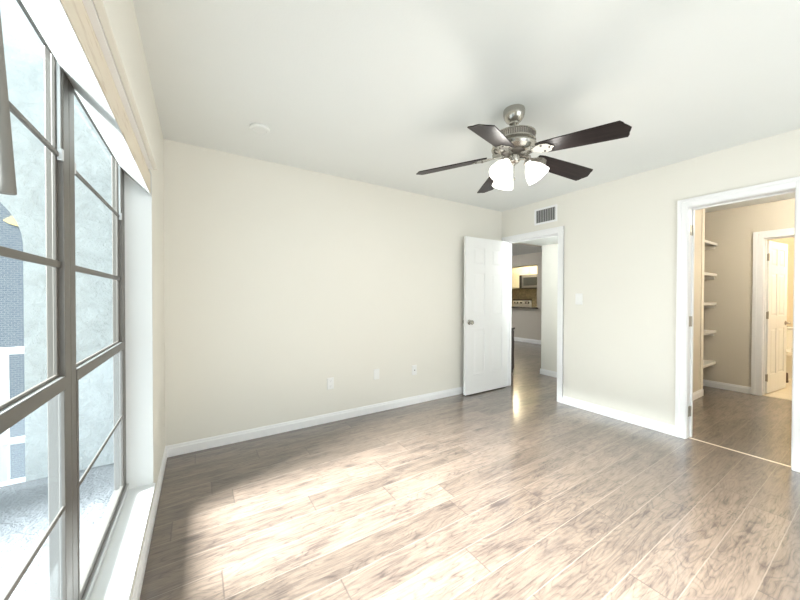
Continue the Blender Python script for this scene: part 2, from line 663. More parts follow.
# ------------------------------------------------------------------ structure: dressing area and bath
AX0, AX1, AY1 = 5.385, XD, 1.80                       # shelf alcove
b = MB()
b.box(XR2, AX0, YD, YD + 0.1, 0, 2.43)
b.box(AX0 - 0.1, AX0, YD + 0.1, AY1, 0, 2.43)
b.box(AX0 - 0.1, AX1 + 0.1, AY1, AY1 + 0.1, 0, 2.43)
struct(b, 'wall_closet', M['wall_tan'], 'tan side wall of the dressing area left of the shelves', 'wall')
BY0, BY1, BH = 0.22, 0.935, 1.985                     # bath doorway
b = MB()
b.box(XD, XD + 0.1, BY1 + 0.018, AY1, 0, 2.43)
b.box(XD, XD + 0.1, -1.2, BY0 - 0.018, 0, 2.43)
b.box(XD, XD + 0.1, BY0 - 0.018, BY1 + 0.018, BH + 0.018, 2.43)
struct(b, 'wall_dressing', M['wall_tan'], 'tan far wall of the dressing area between shelves and bathroom door', 'wall')
b = MB()
b.box(XR2, XD, -1.3, -1.2, 0, 2.43)
struct(b, 'wall_dressing_side', M['wall_tan'], 'hidden side wall of the dressing area', 'wall')
b = MB()
b.box(XR2 - 0.0, XD + 0.1, -1.3, AY1 + 0.1, 2.43, 2.5)
struct(b, 'ceiling_closet', M['ceiling'], 'ceiling of the dressing area above the shelves', 'ceiling')
b = MB()
b.box(XD + 0.02, 8.4, -0.9, 1.7, 0.0, 0.006)
struct(b, 'floor_bath', M['tile'], 'beige tiled bathroom floor beyond the far door', 'floor')
b = MB()
b.box(XD + 0.1, 8.4, 1.6, 1.7, 0, 2.43)
b.box(8.3, 8.4, -0.9, 1.6, 0, 2.43)
b.box(XD + 0.1, 8.3, -1.0, -0.9, 0, 2.43)
M['wall_bath'] = paint('warm_bath_paint', (0.80, 0.71, 0.56))
struct(b, 'wall_bath', M['wall_bath'], 'warm yellow bathroom wall behind the far door', 'wall')
b = MB()
b.box(XD + 0.1, 8.4, -1.0, 1.7, 2.43, 2.5)
struct(b, 'ceiling_bath', M['ceiling'], 'bathroom ceiling', 'ceiling')

# ------------------------------------------------------------------ baseboards
BBH, BBT = 0.088, 0.013


def base_run(mb, p, q, n, hgt=BBH, th=BBT):
    """stepped baseboard from p to q on a wall whose outward normal is n (2-D)"""
    p, q, n = Vector(p), Vector(q), Vector(n)
    prof = [(0.0005, 0.001), (th, 0.001), (th, hgt * 0.72), (th * 0.72, hgt * 0.80), (th * 0.6, hgt * 0.93), (th * 0.3, hgt), (0.0005, hgt)]
    mb.frustum([(*(p + n * d), z) for d, z in prof], [(*(q + n * d), z) for d, z in prof])


CW = 0.075
b = MB()
base_run(b, (XL, YB), (XR, YB), (0, -1))
struct(b, 'baseboard_back', M['trim'], 'white baseboard along the back wall under the wall plates', 'baseboard')
b = MB()
base_run(b, (XL, YF), (XL, YB - BBT), (1, 0))
struct(b, 'baseboard_left', M['trim'], 'white baseboard below the window', 'baseboard')
b = MB()
base_run(b, (XR, CY1 + CW), (XR, EY0 - CW), (-1, 0))
base_run(b, (XR, YF), (XR, CY0 - CW), (-1, 0))
struct(b, 'baseboard_right', M['trim'], 'white baseboard between the two doorways on the right wall', 'baseboard')
b = MB()
base_run(b, (XH, 1.8), (XH, YH + BBT), (-1, 0))
base_run(b, (XH - BBT, YH), (XV, YH), (0, 1))
struct(b, 'baseboard_hall', M['trim'], 'white baseboard at the foot of the pale hall wall', 'baseboard')
b = MB()
base_run(b, (XV, YH), (XV, 8.8), (-1, 0), 0.11)
struct(b, 'baseboard_living', M['trim'], 'white baseboard on the far taupe wall below the pass-through', 'baseboard')
b = MB()
base_run(b, (XR2, YD), (AX0 + BBT, YD), (0, -1))
base_run(b, (AX0, YD - BBT), (AX0, AY1), (1, 0))
struct(b, 'baseboard_closet', M['trim'], 'white baseboard wrapping the tan wall end left of the shelves', 'baseboard')
b = MB()
base_run(b, (XD, BY1 + 0.095), (XD, AY1), (-1, 0))
struct(b, 'baseboard_dressing', M['trim'], 'white baseboard under the shelves on the tan far wall', 'baseboard')

# ------------------------------------------------------------------ door casings with jambs


def casing(name, label, xf, sgn, y0, y1, zt, depth, width=CW, stop=0.5):
    """casing on the face x = xf (outward direction sgn) round an opening, jamb lining going the other way"""
    mb = MB()
    t1, t2 = 0.012, 0.019
    a = width

    def bx(d0, d1, ya, yb, za, zb):
        xa, xb = xf + sgn * d0, xf + sgn * d1
        mb.box(min(xa, xb), max(xa, xb), ya, yb, za, zb)
    o = 0.005                                           # reveal
    for (t, w0, w1) in ((t1, o, a), (t2, a * 0.62, a)):
        bx(0.0005, t, y0 - w1, y0 - w0, 0.001, zt + w1)
        bx(0.0005, t, y1 + w0, y1 + w1, 0.001, zt + w1)
        bx(0.0005, t, y0 - w0, y1 + w0, zt + w0, zt + w1)
    # jamb lining
    bx(0.0, -depth, y0 - 0.0175, y0, 0.001, zt + 0.0175)
    bx(0.0, -depth, y1, y1 + 0.0175, 0.001, zt + 0.0175)
    bx(0.0, -depth, y0, y1, zt, zt + 0.0175)
    # door stop
    s0, s1 = -depth * stop, -depth * stop - 0.03
    bx(s0, s1, y0, y0 + 0.011, 0.001, zt)
    bx(s0, s1, y1 - 0.011, y1, 0.001, zt)
    bx(s0, s1, y0 + 0.011, y1 - 0.011, zt - 0.011, zt)
    return struct(mb, name, M['trim'], label, 'door casing', bevel=0.002)


casing('trim_2', 'white casing around the entry doorway beside the open door', XR, -1, EY0, EY1, EH, WT)
casing('trim_3', 'white casing with dark hinges around the right-hand doorway to the dressing area', XR, -1, CY0, CY1, CH, WT, stop=0.72)
casing('trim_4', 'white casing around the warm lit bathroom doorway', XD, -1, BY0, BY1, BH, 0.1, 0.092)

b = MB()
b.prism([(XR + 0.046, 0.0), (XR + 0.049, 0.004), (XR + 0.061, 0.004), (XR + 0.064, 0.0)], CY0 + 0.001, CY1 - 0.001, 'xzy')
tag(b.build('threshold_strip', M['strip'], None), 'pale narrow threshold strip across the floor of the right-hand doorway', 'threshold', kind='structure')

# ------------------------------------------------------------------ doors
PANEL_COLS = ((0.115, 0.335), (0.445, 0.665))


def door_leaf(mb, w, hgt, t, rows, cols):
    """six-panel leaf in local x 0..w, y -t/2..t/2, z 0..hgt; raised panels on both faces"""
    rc = 0.007
    mb.box(0.0, w, -t / 2 + rc, t / 2 - rc, 0, hgt)
    xs = [0.0] + [c for cc in cols for c in cc] + [w]
    zs = [0.0] + [r for rr in rows for r in rr] + [hgt]
    for s in (-1, 1):
        ya, yb = sorted((s * (t / 2 - rc), s * t / 2))
        for i in range(0, len(xs), 2):
            mb.box(xs[i], xs[i + 1], ya, yb, 0, hgt)
        for (c0, c1) in cols:
            for i in range(0, len(zs), 2):
                mb.box(c0, c1, ya, yb, zs[i], zs[i + 1])
            for (r0, r1) in rows:
                e0, e1 = 0.012, 0.032
                y_lo, y_hi = s * (t / 2 - rc), s * (t / 2 - 0.0015)
                mb.frustum([(c0 + e0, y_lo, r0 + e0), (c1 - e0, y_lo, r0 + e0), (c1 - e0, y_lo, r1 - e0), (c0 + e0, y_lo, r1 - e0)],
                           [(c0 + e1, y_hi, r0 + e1), (c1 - e1, y_hi, r0 + e1), (c1 - e1, y_hi, r1 - e1), (c0 + e1, y_hi, r1 - e1)])


def round_knob(parent, x, z, t):
    for s in (-1, 1):
        mb = MB()
        mb.lathe([(0, 0), (0.032, 0), (0.032, 0.004), (0.026, 0.009), (0.012, 0.012), (0.011, 0.03), (0.02, 0.036), (0.0275, 0.046), (0.0275, 0.054), (0.021, 0.062), (0, 0.064)],
                 28, (x, s * t / 2, z), (0, s, 0))
        mb.build('knob', M['nickel'], parent, smooth=True)


def hinges(parent, zs, y, lab=True):
    for z in zs:
        mb = MB()
        mb.cyl((-0.004, y, z - 0.045), (-0.004, y, z + 0.045), 0.0065, 12)
        mb.cyl((-0.004, y, z + 0.045), (-0.004, y, z + 0.052), 0.004, 10)
        mb.box(-0.0025, 0.0, min(y, y * 0.1), max(y, y * 0.1), z - 0.044, z + 0.044)
        mb.build('hinge', M['hinge'], parent, smooth=True)


ROWS = ((0.235, 0.825), (0.99, 1.535), (1.64, 1.855))
# entry door, swung open almost flat against the back wall
d = empty('door_1', (3.590, 2.917, 0.014), PI, 'open white six-panel door standing against the back wall', 'door', kind='structure')
b = MB()
door_leaf(b, 0.785, 1.985, 0.035, ROWS, ((0.115, 0.315), (0.45, 0.65)))
b.build('leaf', M['door'], d, bevel=0.0015)
round_knob(d, 0.725, 0.912, 0.035)
hinges(d, (0.2, 1.0, 1.8), -0.0175)

# hinges left on the jamb of the dressing-area doorway
jamb = bpy.data.objects['trim_3']
for z in (0.235, 1.03, 1.83):
    b = MB()
    b.box(XR + 0.030, XR + 0.066, CY1 - 0.0035, CY1 - 0.0005, z - 0.045, z + 0.045)
    b.cyl((XR + 0.070, CY1 - 0.006, z - 0.045), (XR + 0.070, CY1 - 0.006, z + 0.045), 0.0055, 12)
    b.build('hinge', M['hinge'], jamb, smooth=True)

# bathroom door, opened into the bathroom
d = empty('door_3', (XD + 0.118, BY1 - 0.006, 0.016), R(-6.5), 'cream-lit six-panel door opened into the bathroom', 'door', kind='structure')
b = MB()
door_leaf(b, 0.655, 1.955, 0.035, ROWS, ((0.1, 0.285), (0.37, 0.555)))
b.build('leaf', M['door'], d, bevel=0.0015)
hinges(d, (0.2, 1.0, 1.74), -0.019)
for s in (-1, 1):
    b = MB()
    b.lathe([(0, 0), (0.03, 0), (0.03, 0.005), (0.012, 0.012), (0.011, 0.045), (0, 0.047)], 24, (0.60, s * 0.0175, 0.885), (0, s, 0))
    b.tube([(0.60, s * 0.058, 0.885), (0.56, s * 0.064, 0.888), (0.52, s * 0.066, 0.882), (0.485, s * 0.063, 0.886)], 0.0085)
    b.build('lever_handle', M['hinge'], d, smooth=True)

# ------------------------------------------------------------------ window reveal, sill, board above
b = MB()
xi = XL - 0.118
b.box(x0, XL + 0.001, WY1, WY1 + 0.0118, WZ0 - 0.0195, WZ1 + 0.1305)
struct(b, 'trim_5', M['sill'], 'white side lining of the window reveal nearest the back wall', 'window lining')
b = MB()
zi = WZ1 + 0.115                                        # the head slopes up towards the window
b.frustum([(XL + 0.001, WY0, WZ1), (XL + 0.001, WY1, WZ1), (xi, WY1, zi), (xi, WY0, zi)],
          [(XL + 0.001, WY0, WZ1 + 0.13), (XL + 0.001, WY1, WZ1 + 0.13), (xi, WY1, zi + 0.015), (xi, WY0, zi + 0.015)])
struct(b, 'trim_6', M['soffit'], 'scuffed white underside of the window head', 'window lining')
b = MB()
b.box(xi - 0.005, XL + 0.012, WY0, WY1 + 0.0, WZ0 - 0.02, WZ0)
struct(b, 'trim_7', M['sill'], 'long white window sill board below the left window', 'window sill', bevel=0.003)
M['scuffed'] = soffit_mat('bare_scuffed_plaster', (0.56, 0.47, 0.36), (0.74, 0.67, 0.55))
b = MB()
b.box(XL + 0.0012, XL + 0.003, WY0, 2.19, WZ1 + 0.004, 1.90)
struct(b, 'trim_8', M['scuffed'], 'bare scuffed beige strip of wall between window head and valance board', 'wall strip')
vb = empty('valance_board', (XL + 0.001, 0.8, 1.900), 0, 'long white valance board fixed to the wall above the window', 'valance board')
b = MB()
b.box(0.0, 0.020, -1.4, 1.30, 0.0, 0.045)
b.build('back_strip', M['trim'], vb, bevel=0.001)
b = MB()
b.box(0.0205, 0.040, -1.4, 1.31, 0.003, 0.045)
b.build('front_board', M['wall'], vb, bevel=0.002)

# ------------------------------------------------------------------ window units


def window_unit(name, y0, y1, label, fwid=0.050, ffar=0.049):
    z0, z1 = 0.20, 2.0
    xo, xin = -0.375, -0.336                            # outside and inside faces of the frame
    ox, oy, oz = -0.36, (y0 + y1) / 2, z0
    root = empty(name, (ox, oy, oz), 0, label, 'window', kind='structure')

    def B(mb, xa, xb, ya, yb, za, zb):
        mb.box(xa - ox, xb - ox, ya - oy, yb - oy, za - oz, zb - oz)
    f = MB()
    B(f, xo, xin, y0, y0 + fwid, z0, z1)
    B(f, xo, xin, y1 - ffar, y1, z0, z1)
    B(f, xo, xin, y0 + fwid, y1 - ffar, z1 - 0.04, z1)
    B(f, xo, xin, y0 + fwid, y1 - ffar, z0, z0 + 0.03)
    f.build('frame', M['bronze'], root, bevel=0.002)
    tr = MB()
    B(tr, xin + 0.0005, xin + 0.012, y0 + 0.004, y1 - 0.004, z0 - 0.01, z0 + 0.018)
    tr.build('sill_track', M['alu'], root, bevel=0.001)
    ya, yb = y0 + fwid + 0.001, y1 - ffar - 0.001
    zm = 0.997
    # upper sash, set outwards
    s = MB()
    xa, xb = -0.357, -0.3485
    B(s, xa, xb, ya, ya + 0.016, zm - 0.02, z1 - 0.041)
    B(s, xa, xb, yb - 0.016, yb, zm - 0.02, z1 - 0.041)
    B(s, xa, xb, ya + 0.016, yb - 0.016, z1 - 0.065, z1 - 0.041)
    B(s, xa, xb, ya + 0.016, yb - 0.016, zm - 0.02, zm + 0.010)
    us = s.build('upper_sash', M['bronze'], root, bevel=0.0015)
    g = MB()
    B(g, -0.3535, -0.352, ya + 0.014, yb - 0.014, zm, z1 - 0.05)
    g.build('pane', M['glass'], us)
    for zz, t in ((1.652, 0.013), (1.330, 0.020)):
        mu = MB()
        B(mu, -0.3515, -0.343, ya + 0.003, yb - 0.003, zz - t / 2, zz + t / 2)
        mu.build('muntin', M['bronze'], us, bevel=0.0015)
    # lower sash, set inwards
    s = MB()
    xa, xb = -0.348, -0.3345
    B(s, xa, xb, ya + 0.001, yb - 0.001, zm - 0.037, zm)
    B(s, xa, xb, ya + 0.001, ya + 0.014, z0 + 0.031, zm - 0.037)
    B(s, xa, xb, yb - 0.014, yb - 0.001, z0 + 0.031, zm - 0.037)
    B(s, xa, xb, ya + 0.014, yb - 0.014, z0 + 0.031, z0 + 0.05)
    ls = s.build('lower_sash', M['bronze'], root, bevel=0.0015)
    tp = MB()
    B(tp, xa + 0.0005, xb - 0.003, ya + 0.002, yb - 0.002, zm + 0.0003, zm + 0.002)
    tp.build('lit_rail_top', M['alu'], ls)  # lit top of the bronze rail laid on as a paler strip
    g = MB()
    B(g, -0.3435, -0.342, ya + 0.012, yb - 0.012, z0 + 0.045, zm - 0.03)
    g.build('pane', M['glass_dusty'], ls)
    mu = MB()
    B(mu, -0.3415, -0.336, ya + 0.0145, yb - 0.0145, 0.604, 0.618)
    mu.build('muntin', M['bronze'], ls, bevel=0.0015)
    # pale sash-balance covers high on the side jambs, with a shoe
    for yy, s in ((y0 + fwid, 1), (y1 - ffar, -1)):
        c = MB()
        B(c, -0.348, -0.340, min(yy, yy + s * 0.010), max(yy, yy + s * 0.010), 1.67, z1 - 0.04)
        c.build('balance_cover', M['alu'], root, bevel=0.001)
        c = MB()
        B(c, -0.348, -0.335, min(yy, yy + s * 0.012), max(yy, yy + s * 0.012), 1.635, 1.67)
        c.build('balance_shoe', M['alu'], root, bevel=0.002)
    return root


window_unit('window_1', 1.384, 2.253, 'right-hand bronze sash window unit next to the back wall', 0.050, 0.072)
window_unit('window_2', 0.515, 1.383, 'left-hand bronze sash window unit at the photo edge')
window_unit('window_3', -0.355, 0.514, 'unseen third bronze sash window unit added beside the camera for floor light')  # unit added out of view for more light on the floor

# grey tapering tube hanging inside the left window unit
b = MB()
b.lathe([(0.0, 0), (0.0120, 0.0), (0.0135, 0.002), (0.0132, 0.02), (0.0115, 0.16), (0.0085, 0.34), (0.006, 0.43), (0.0, 0.432)], 28, (0, 0, 0), (-0.02, -0.065, 1.0))
t = b.build('hanging_vane', M['vane'], None, smooth=True, loc=(-0.299, 0.885, 1.425))
tag(t, 'grey tapering tube hanging from the window head at the far left edge', 'window hanging')

# ------------------------------------------------------------------ outside the window
M['siding'] = mat('added_dark_siding', (0.10, 0.08, 0.065), 0.8)  # dark cladding added unseen to cut sunlight bouncing onto the stucco
b = MB()
xe0, xe1 = XL - 0.152, XL - 0.1402
b.box(xe0, xe1, YF - 0.12, WY0, -0.3, H + 0.5)
b.box(xe0, xe1, WY1 + 0.012, 3.499, -0.3, H + 0.5)
b.box(xe0, xe1, WY0, WY1 + 0.012, -0.3, WZ0 - 0.02)
b.box(xe0, xe1, WY0, WY1 + 0.012, 2.005, H + 0.5)
struct(b, 'wall_outside', M['siding'], 'unseen dark siding added outside the window wall to cut sun bounce', 'outside wall')
b = MB()
b.box(-2.6, -0.42, -1.5, 3.5, -0.30, -0.15)
struct(b, 'balcony_floor', M['concrete'], 'pale concrete balcony floor outside the window', 'balcony floor')
b = MB()
# end wall with an arched opening: solid pier from x=-1.10 to the house, arch springing at z=1.65
xa, zs, ra = -1.10, 1.62, 0.62
cx = xa - ra
out = [(-0.361, -0.15), (-0.361, 3.6), (-3.0, 3.6), (-3.0, -0.15), (cx - ra, -0.15), (cx - ra, zs)]
out += [(cx + ra * math.cos(a), zs + 0.85 * ra * math.sin(a)) for a in [PI - PI * k / 20 for k in range(1, 20)]]
out += [(xa, zs), (xa, -0.15)]
b.prism(out, 3.5, 3.57, 'xzy')
struct(b, 'balcony_wall', M['stucco'], 'white stucco balcony end wall with an arched opening outside the window', 'stucco wall')
b = MB()
b.box(-2.9, -2.62, 2.5, 3.499, -0.3, 5.0)  # pier added out of view to keep sun off the end wall
struct(b, 'shade_pier', M['stucco'], 'unseen stucco pier added to shade the balcony end wall', 'pier')
rl = empty('balcony_railing', (-1.7, 3.60, -0.15), 0, 'white metal railing across the arch outside the left window', 'railing')
for z, hh in ((0.80, 0.05), (0.12, 0.04)):
    b = MB()
    b.box(-0.61, 0.59, -0.025, 0.025, z + 0.15, z + 0.15 + hh)
    b.build('rail', M['rail_white'], rl, bevel=0.004)
for k in range(3):
    b = MB()
    px_ = -0.505 + k * 0.485
    b.box(px_ - 0.02, px_ + 0.02, -0.02, 0.02, 0.0, 0.95)
    b.build('baluster', M['rail_white'], rl, bevel=0.003)
bd = empty('brick_building', (-4.5, 11.0, -3.0), 0, 'blue-grey brick building seen through the arch outside the window', 'building')
b = MB()
b.box(-4.0, 4.2, 0, 4.0, 0, 9.6)
b.build('wall', M['brick'], bd)
b = MB()
b.prism([(-0.4, 9.6), (4.4, 9.6), (4.4, 9.8), (-0.4, 9.8)], -0.4, 4.2, 'yzx')
b.build('roof', M['concrete'], bd)
for xx in (-3.2, -1.2):
    b = MB()
    b.box(xx, xx + 0.8, -0.03, 0.0, 3.0, 4.3)
    w = b.build('window', M['rail_white'], bd)
    b = MB()
    b.box(xx + 0.06, xx + 0.74, -0.04, -0.03, 3.06, 4.24)
    b.build('pane', M['glass_dark'], w)
b = MB()
b.prism([(1.375 * u, 1.375 * v) for u, v in ((-0.10, 0.0), (-0.03, -0.05), (0.14, -0.105), (0.14, 0.14), (0.07, 0.125), (-0.02, 0.07))], -0.03, 0.0, 'xzy')
tag(b.build('pennant', M['awning'], None, bevel=0.004, loc=(-3.62, 10.999, 2.974)), 'small pale yellow pennant on the grey building seen through the arch', 'pennant')

# ------------------------------------------------------------------ small fittings on walls and ceiling


def plate(mb, w=0.07, hgt=0.115, t=0.006):
    mb.frustum([(-w / 2, 0, -hgt / 2), (w / 2, 0, -hgt / 2), (w / 2, 0, hgt / 2), (-w / 2, 0, hgt / 2)],
               [(-w / 2 + .004, -t, -hgt / 2 + .004), (w / 2 - .004, -t, -hgt / 2 + .004), (w / 2 - .004, -t, hgt / 2 - .004), (-w / 2 + .004, -t, hgt / 2 - .004)])


o = empty('wall_outlet', (1.10, YB - 0.0005, 0.382), 0, 'white duplex power outlet low on the back wall, leftmost of three plates', 'outlet')
b = MB()
plate(b)
b.build('cover_plate', M['plastic'], o, bevel=0.001)
for dz in (-0.026, 0.026):
    b = MB()
    b.lathe([(0, 0), (0.016, 0), (0.016, 0.002), (0, 0.0022)], 20, (0, -0.006, dz), (0, -1, 0))
    s = b.build('socket', M['plastic'], o, smooth=True)
    b = MB()
    b.box(-0.007, -0.005, -0.0087, -0.0083, dz - 0.001, dz + 0.007)
    b.box(0.005, 0.007, -0.0087, -0.0083, dz - 0.001, dz + 0.006)
    b.cyl((0, -0.0087, dz - 0.008), (0, -0.0083, dz - 0.008), 0.0022, 10)
    b.build('slots', M['plastic_grey'], s)
o = empty('wall_outlet', (1.617, YB - 0.0005, 0.408), 0, 'blank white wall plate in the middle of the three on the back wall', 'wall plate')
b = MB()
plate(b)
b.build('cover_plate', M['plastic'], o, bevel=0.001)
for dz in (-0.042, 0.042):
    b = MB()
    b.lathe([(0, 0), (0.003, 0), (0.002, 0.0015), (0, 0.0016)], 12, (0, -0.006, dz), (0, -1, 0))
    b.build('screw', M['plastic'], o, smooth=True)
o = empty('wall_outlet', (2.112, YB - 0.0005, 0.392), 0, 'white cable jack plate on the back wall nearest the open door', 'wall plate')
b = MB()
plate(b)
b.build('cover_plate', M['plastic'], o, bevel=0.001)
b = MB()
b.lathe([(0, 0), (0.007, 0), (0.007, 0.003), (0.0045, 0.003), (0.0045, 0.009), (0, 0.009)], 16, (0, -0.006, 0), (0, -1, 0))
b.build('jack', M['nickel'], o, smooth=True)

o = empty('light_switch', (XR - 0.0005, 1.938, 1.222), -PI / 2, 'white light switch on the right wall beside the entry doorway', 'light switch')
b = MB()
plate(b, 0.08, 0.125)
b.build('cover_plate', M['plastic'], o, bevel=0.001)
b = MB()
b.box(-0.017, 0.017, -0.009, -0.0055, -0.034, 0.034)
b.build('rocker', M['plastic'], o, bevel=0.001)

o = empty('air_vent', (XR - 0.0005, 2.350, 2.247), -PI / 2, 'white louvred air vent high on the right wall above the entry doorway', 'air vent')
b = MB()
vw, vh = 0.255, 0.155
b.box(-vw / 2 - 0.022, vw / 2 + 0.022, -0.010, 0.0, vh / 2, vh / 2 + 0.022)
b.box(-vw / 2 - 0.022, vw / 2 + 0.022, -0.010, 0.0, -vh / 2 - 0.022, -vh / 2)
b.box(-vw / 2 - 0.022, -vw / 2, -0.010, 0.0, -vh / 2, vh / 2)
b.box(vw / 2, vw / 2 + 0.022, -0.010, 0.0, -vh / 2, vh / 2)
b.build('frame', M['trim'], o, bevel=0.002)
b = MB()
b.box(-vw / 2, vw / 2, -0.0015, 0.0, -vh / 2, vh / 2)
b.build('duct', M['vent_dark'], o)
for k in range(11):
    b = MB()
    xx = -vw / 2 + vw * (k + 0.5) / 11
    b.frustum([(xx - 0.003, -0.009, -vh / 2), (xx - 0.001, -0.009, -vh / 2), (xx + 0.003, -0.002, -vh / 2), (xx + 0.001, -0.002, -vh / 2)],
              [(xx - 0.003, -0.009, vh / 2), (xx - 0.001, -0.009, vh / 2), (xx + 0.003, -0.002, vh / 2), (xx + 0.001, -0.002, vh / 2)])
    b.build('louvre', M['louvre'], o)

b = MB()
b.lathe([(0, 0), (0.066, 0), (0.068, -0.006), (0.064, -0.013), (0.05, -0.016), (0.046, -0.013), (0, -0.014)], 40)
tag(b.build('ceiling_cover', M['ceiling'], None, smooth=True, loc=(0.373, 2.462, H - 0.0005)), 'flat round white cover plate on the ceiling near the back wall', 'ceiling plate')

# ------------------------------------------------------------------ ceiling fan
FX, FY = 1.69, 1.325
fan = empty('ceiling_fan', (FX, FY, H), 0, 'five-blade brushed nickel ceiling fan with dark blades and three lit shades', 'ceiling fan')


def fz(z):
    return z - H


b = MB()
b.lathe([(0, 0), (0.065, 0), (0.067, -0.008), (0.066, -0.03), (0.060, -0.052), (0.047, -0.072), (0.031, -0.084), (0.029, -0.092), (0.017, -0.096), (0, -0.097)], 40)
b.build('canopy', M['nickel'], fan, smooth=True, loc=(0.026, 0.02, 0))
b = MB()
b.cyl((0.024, 0.018, -0.09), (0, 0, fz(2.265)), 0.0125, 20)
b.build('downrod', M['nickel'], fan, smooth=True)
b = MB()
b.lathe([(0, fz(2.278)), (0.024, fz(2.278)), (0.03, fz(2.270)), (0.095, fz(2.267)), (0.122, fz(2.263)), (0.131, fz(2.258)), (0.131, fz(2.253)), (0.126, fz(2.250)), (0.126, fz(2.218)), (0.131, fz(2.214)),
         (0.131, fz(2.209)), (0.118, fz(2.203)), (0.112, fz(2.199)), (0.120, fz(2.194)), (0.134, fz(2.189)), (0.137, fz(2.180)), (0.130, fz(2.166)), (0.106, fz(2.155)), (0.084, fz(2.1505)), (0, fz(2.1505))], 56)
mh = b.build('motor_housing', M['nickel'], fan, smooth=True)
b = MB()
for k in range(60):                                     # pierced band round the motor: alternating dark slots
    a = 2 * PI * k / 60
    ca, sa = math.cos(a), math.sin(a)
    r1, r2, hw = 0.1255, 0.1272, 0.0040
    pts = []
    for rr in (r1, r2):
        pts.append([(rr * ca - hw * sa, rr * sa + hw * ca, fz(2.221)), (rr * ca + hw * sa, rr * sa - hw * ca, fz(2.221)), (rr * ca + hw * sa, rr * sa - hw * ca, fz(2.248)), (rr * ca - hw * sa, rr * sa + hw * ca, fz(2.248))])
    b.frustum(pts[0], pts[1])
b.build('vent_slots', M['nickel_dark'], mh)
b = MB()
b.lathe([(0, fz(2.150)), (0.078, fz(2.150)), (0.078, fz(2.143)), (0.068, fz(2.140)), (0, fz(2.140))], 40)
b.build('flywheel', M['nickel_dark'], fan, smooth=True)

# blades
PH0 = R(-84.4)
TX, TY = 0.030, 0.044
zr = 2.147


def blade_mesh():
    pts_w = [(0.165, 0.048), (0.20, 0.056), (0.35, 0.062), (0.50, 0.066), (0.605, 0.0685)]
    tip = [(0.615, 0.052), (0.618, 0.038), (0.628, 0.020), (0.637, 0.0)]
    outl = [(r, w) for r, w in pts_w + tip[:-1]] + [tip[-1]] + [(r, -w) for r, w in (pts_w + tip[:-1])[::-1]]
    mb = MB()
    mb.prism(outl, -0.003, 0.003)
    return mb


def iron_mesh():
    mb = MB()
    # arm from hub to a forked plate under the blade
    outl = [(0.06, 0.016), (0.105, 0.012), (0.14, 0.018), (0.165, 0.036), (0.20, 0.046), (0.232, 0.036), (0.245, 0.016), (0.262, 0.0)]
    outl = outl + [(r, -w) for r, w in outl[:-1][::-1]]
    mb.prism(outl, -0.0085, -0.0035)
    mb.box(0.05, 0.13, -0.010, 0.010, -0.004, 0.018)
    return mb


def bolt_mesh(r, w):
    mb = MB()
    mb.lathe([(0, 0), (0.007, 0), (0.005, -0.004), (0, -0.0045)], 12, (r, w, -0.0085))
    return mb


first = None
for i in range(5):
    a = PH0 + i * R(72)
    if first is None:
        bl = blade_mesh().build('blade', M['blade'], fan, bevel=0.0015)
        ir = iron_mesh().build('blade_iron', M['nickel'], bl, bevel=0.0015)
        for r_, w_ in ((0.195, 0.028), (0.195, -0.028), (0.235, 0.0)):
            bolt_mesh(r_, w_).build('bolt', M['nickel_dark'], bl, smooth=True)
        first = bl
    else:
        bl = copy_tree(first, fan)
    ca, sa = math.cos(a), math.sin(a)
    slope = TX * ca + TY * sa - 0.112                    # hang of each blade
    d = Vector((ca, sa, slope)).normalized()
    side = Vector((-sa, ca, 0)).normalized()
    nrm = d.cross(side)
    mrot = Matrix((d, side, nrm)).transposed() @ Matrix.Rotation(R(-13), 3, 'X')
    bl.matrix_local = Matrix.Translation((0, 0, fz(zr))) @ mrot.to_4x4()

# light kit
b = MB()
b.lathe([(0, fz(2.1395)), (0.028, fz(2.1395)), (0.036, fz(2.134)), (0.036, fz(2.098)), (0.030, fz(2.088)), (0.012, fz(2.081)), (0.008, fz(2.071)), (0, fz(2.069))], 36)
b.build('light_fitter', M['nickel'], fan, smooth=True)
LIGHT_ANG = [-YAW - R(20) + k * R(-120) for k in range(3)]
for k, a in enumerate(LIGHT_ANG):
    ca, sa = math.cos(a), math.sin(a)
    dirv = Vector((ca * 0.57, sa * 0.57, -0.82)).normalized()
    p0 = Vector((ca * 0.03, sa * 0.03, fz(2.108)))
    p1 = Vector((ca * 0.066, sa * 0.064, fz(2.107)))
    p2 = Vector((ca * 0.072, sa * 0.072, fz(2.092)))
    b = MB()
    b.tube([p0, p1, p2, p2 + dirv * 0.012], 0.008, 12)
    b.lathe([(0, 0), (0.018, 0), (0.023, 0.006), (0.023, 0.014), (0, 0.014)], 24, p2 + dirv * 0.004, dirv)
    b.build('light_arm', M['nickel'], fan, smooth=True)
    neck = p2 + dirv * 0.018
    b = MB()
    b.lathe([(0.019, 0.0), (0.022, 0.012), (0.041, 0.034), (0.056, 0.060), (0.065, 0.086), (0.071, 0.112), (0.0685, 0.112), (0.0625, 0.086), (0.0535, 0.060), (0.0385, 0.034), (0.0195, 0.012), (0.0165, 0.0), (0.019, 0.0)], 36, neck, dirv)
    sh = b.build('lamp_shade', M['shade'], fan, smooth=True)
    b = MB()
    b.lathe([(0, 0.004), (0.008, 0.004), (0.009, 0.02), (0.015, 0.032), (0.02, 0.048), (0.016, 0.064), (0, 0.072)], 20, neck, dirv)
    b.build('bulb', M['bulb'], sh, smooth=True)
    add_light('fan_bulb', 'POINT', Vector((FX, FY, H)) + neck + dirv * 0.135, 4.5, (1.0, 0.96, 0.91), shadow_soft_size=0.03)
b = MB()
b.tube([(-0.02, -0.022, fz(2.074)), (-0.021, -0.023, fz(2.03)), (-0.0212, -0.0235, fz(1.985))], 0.0012, 6)
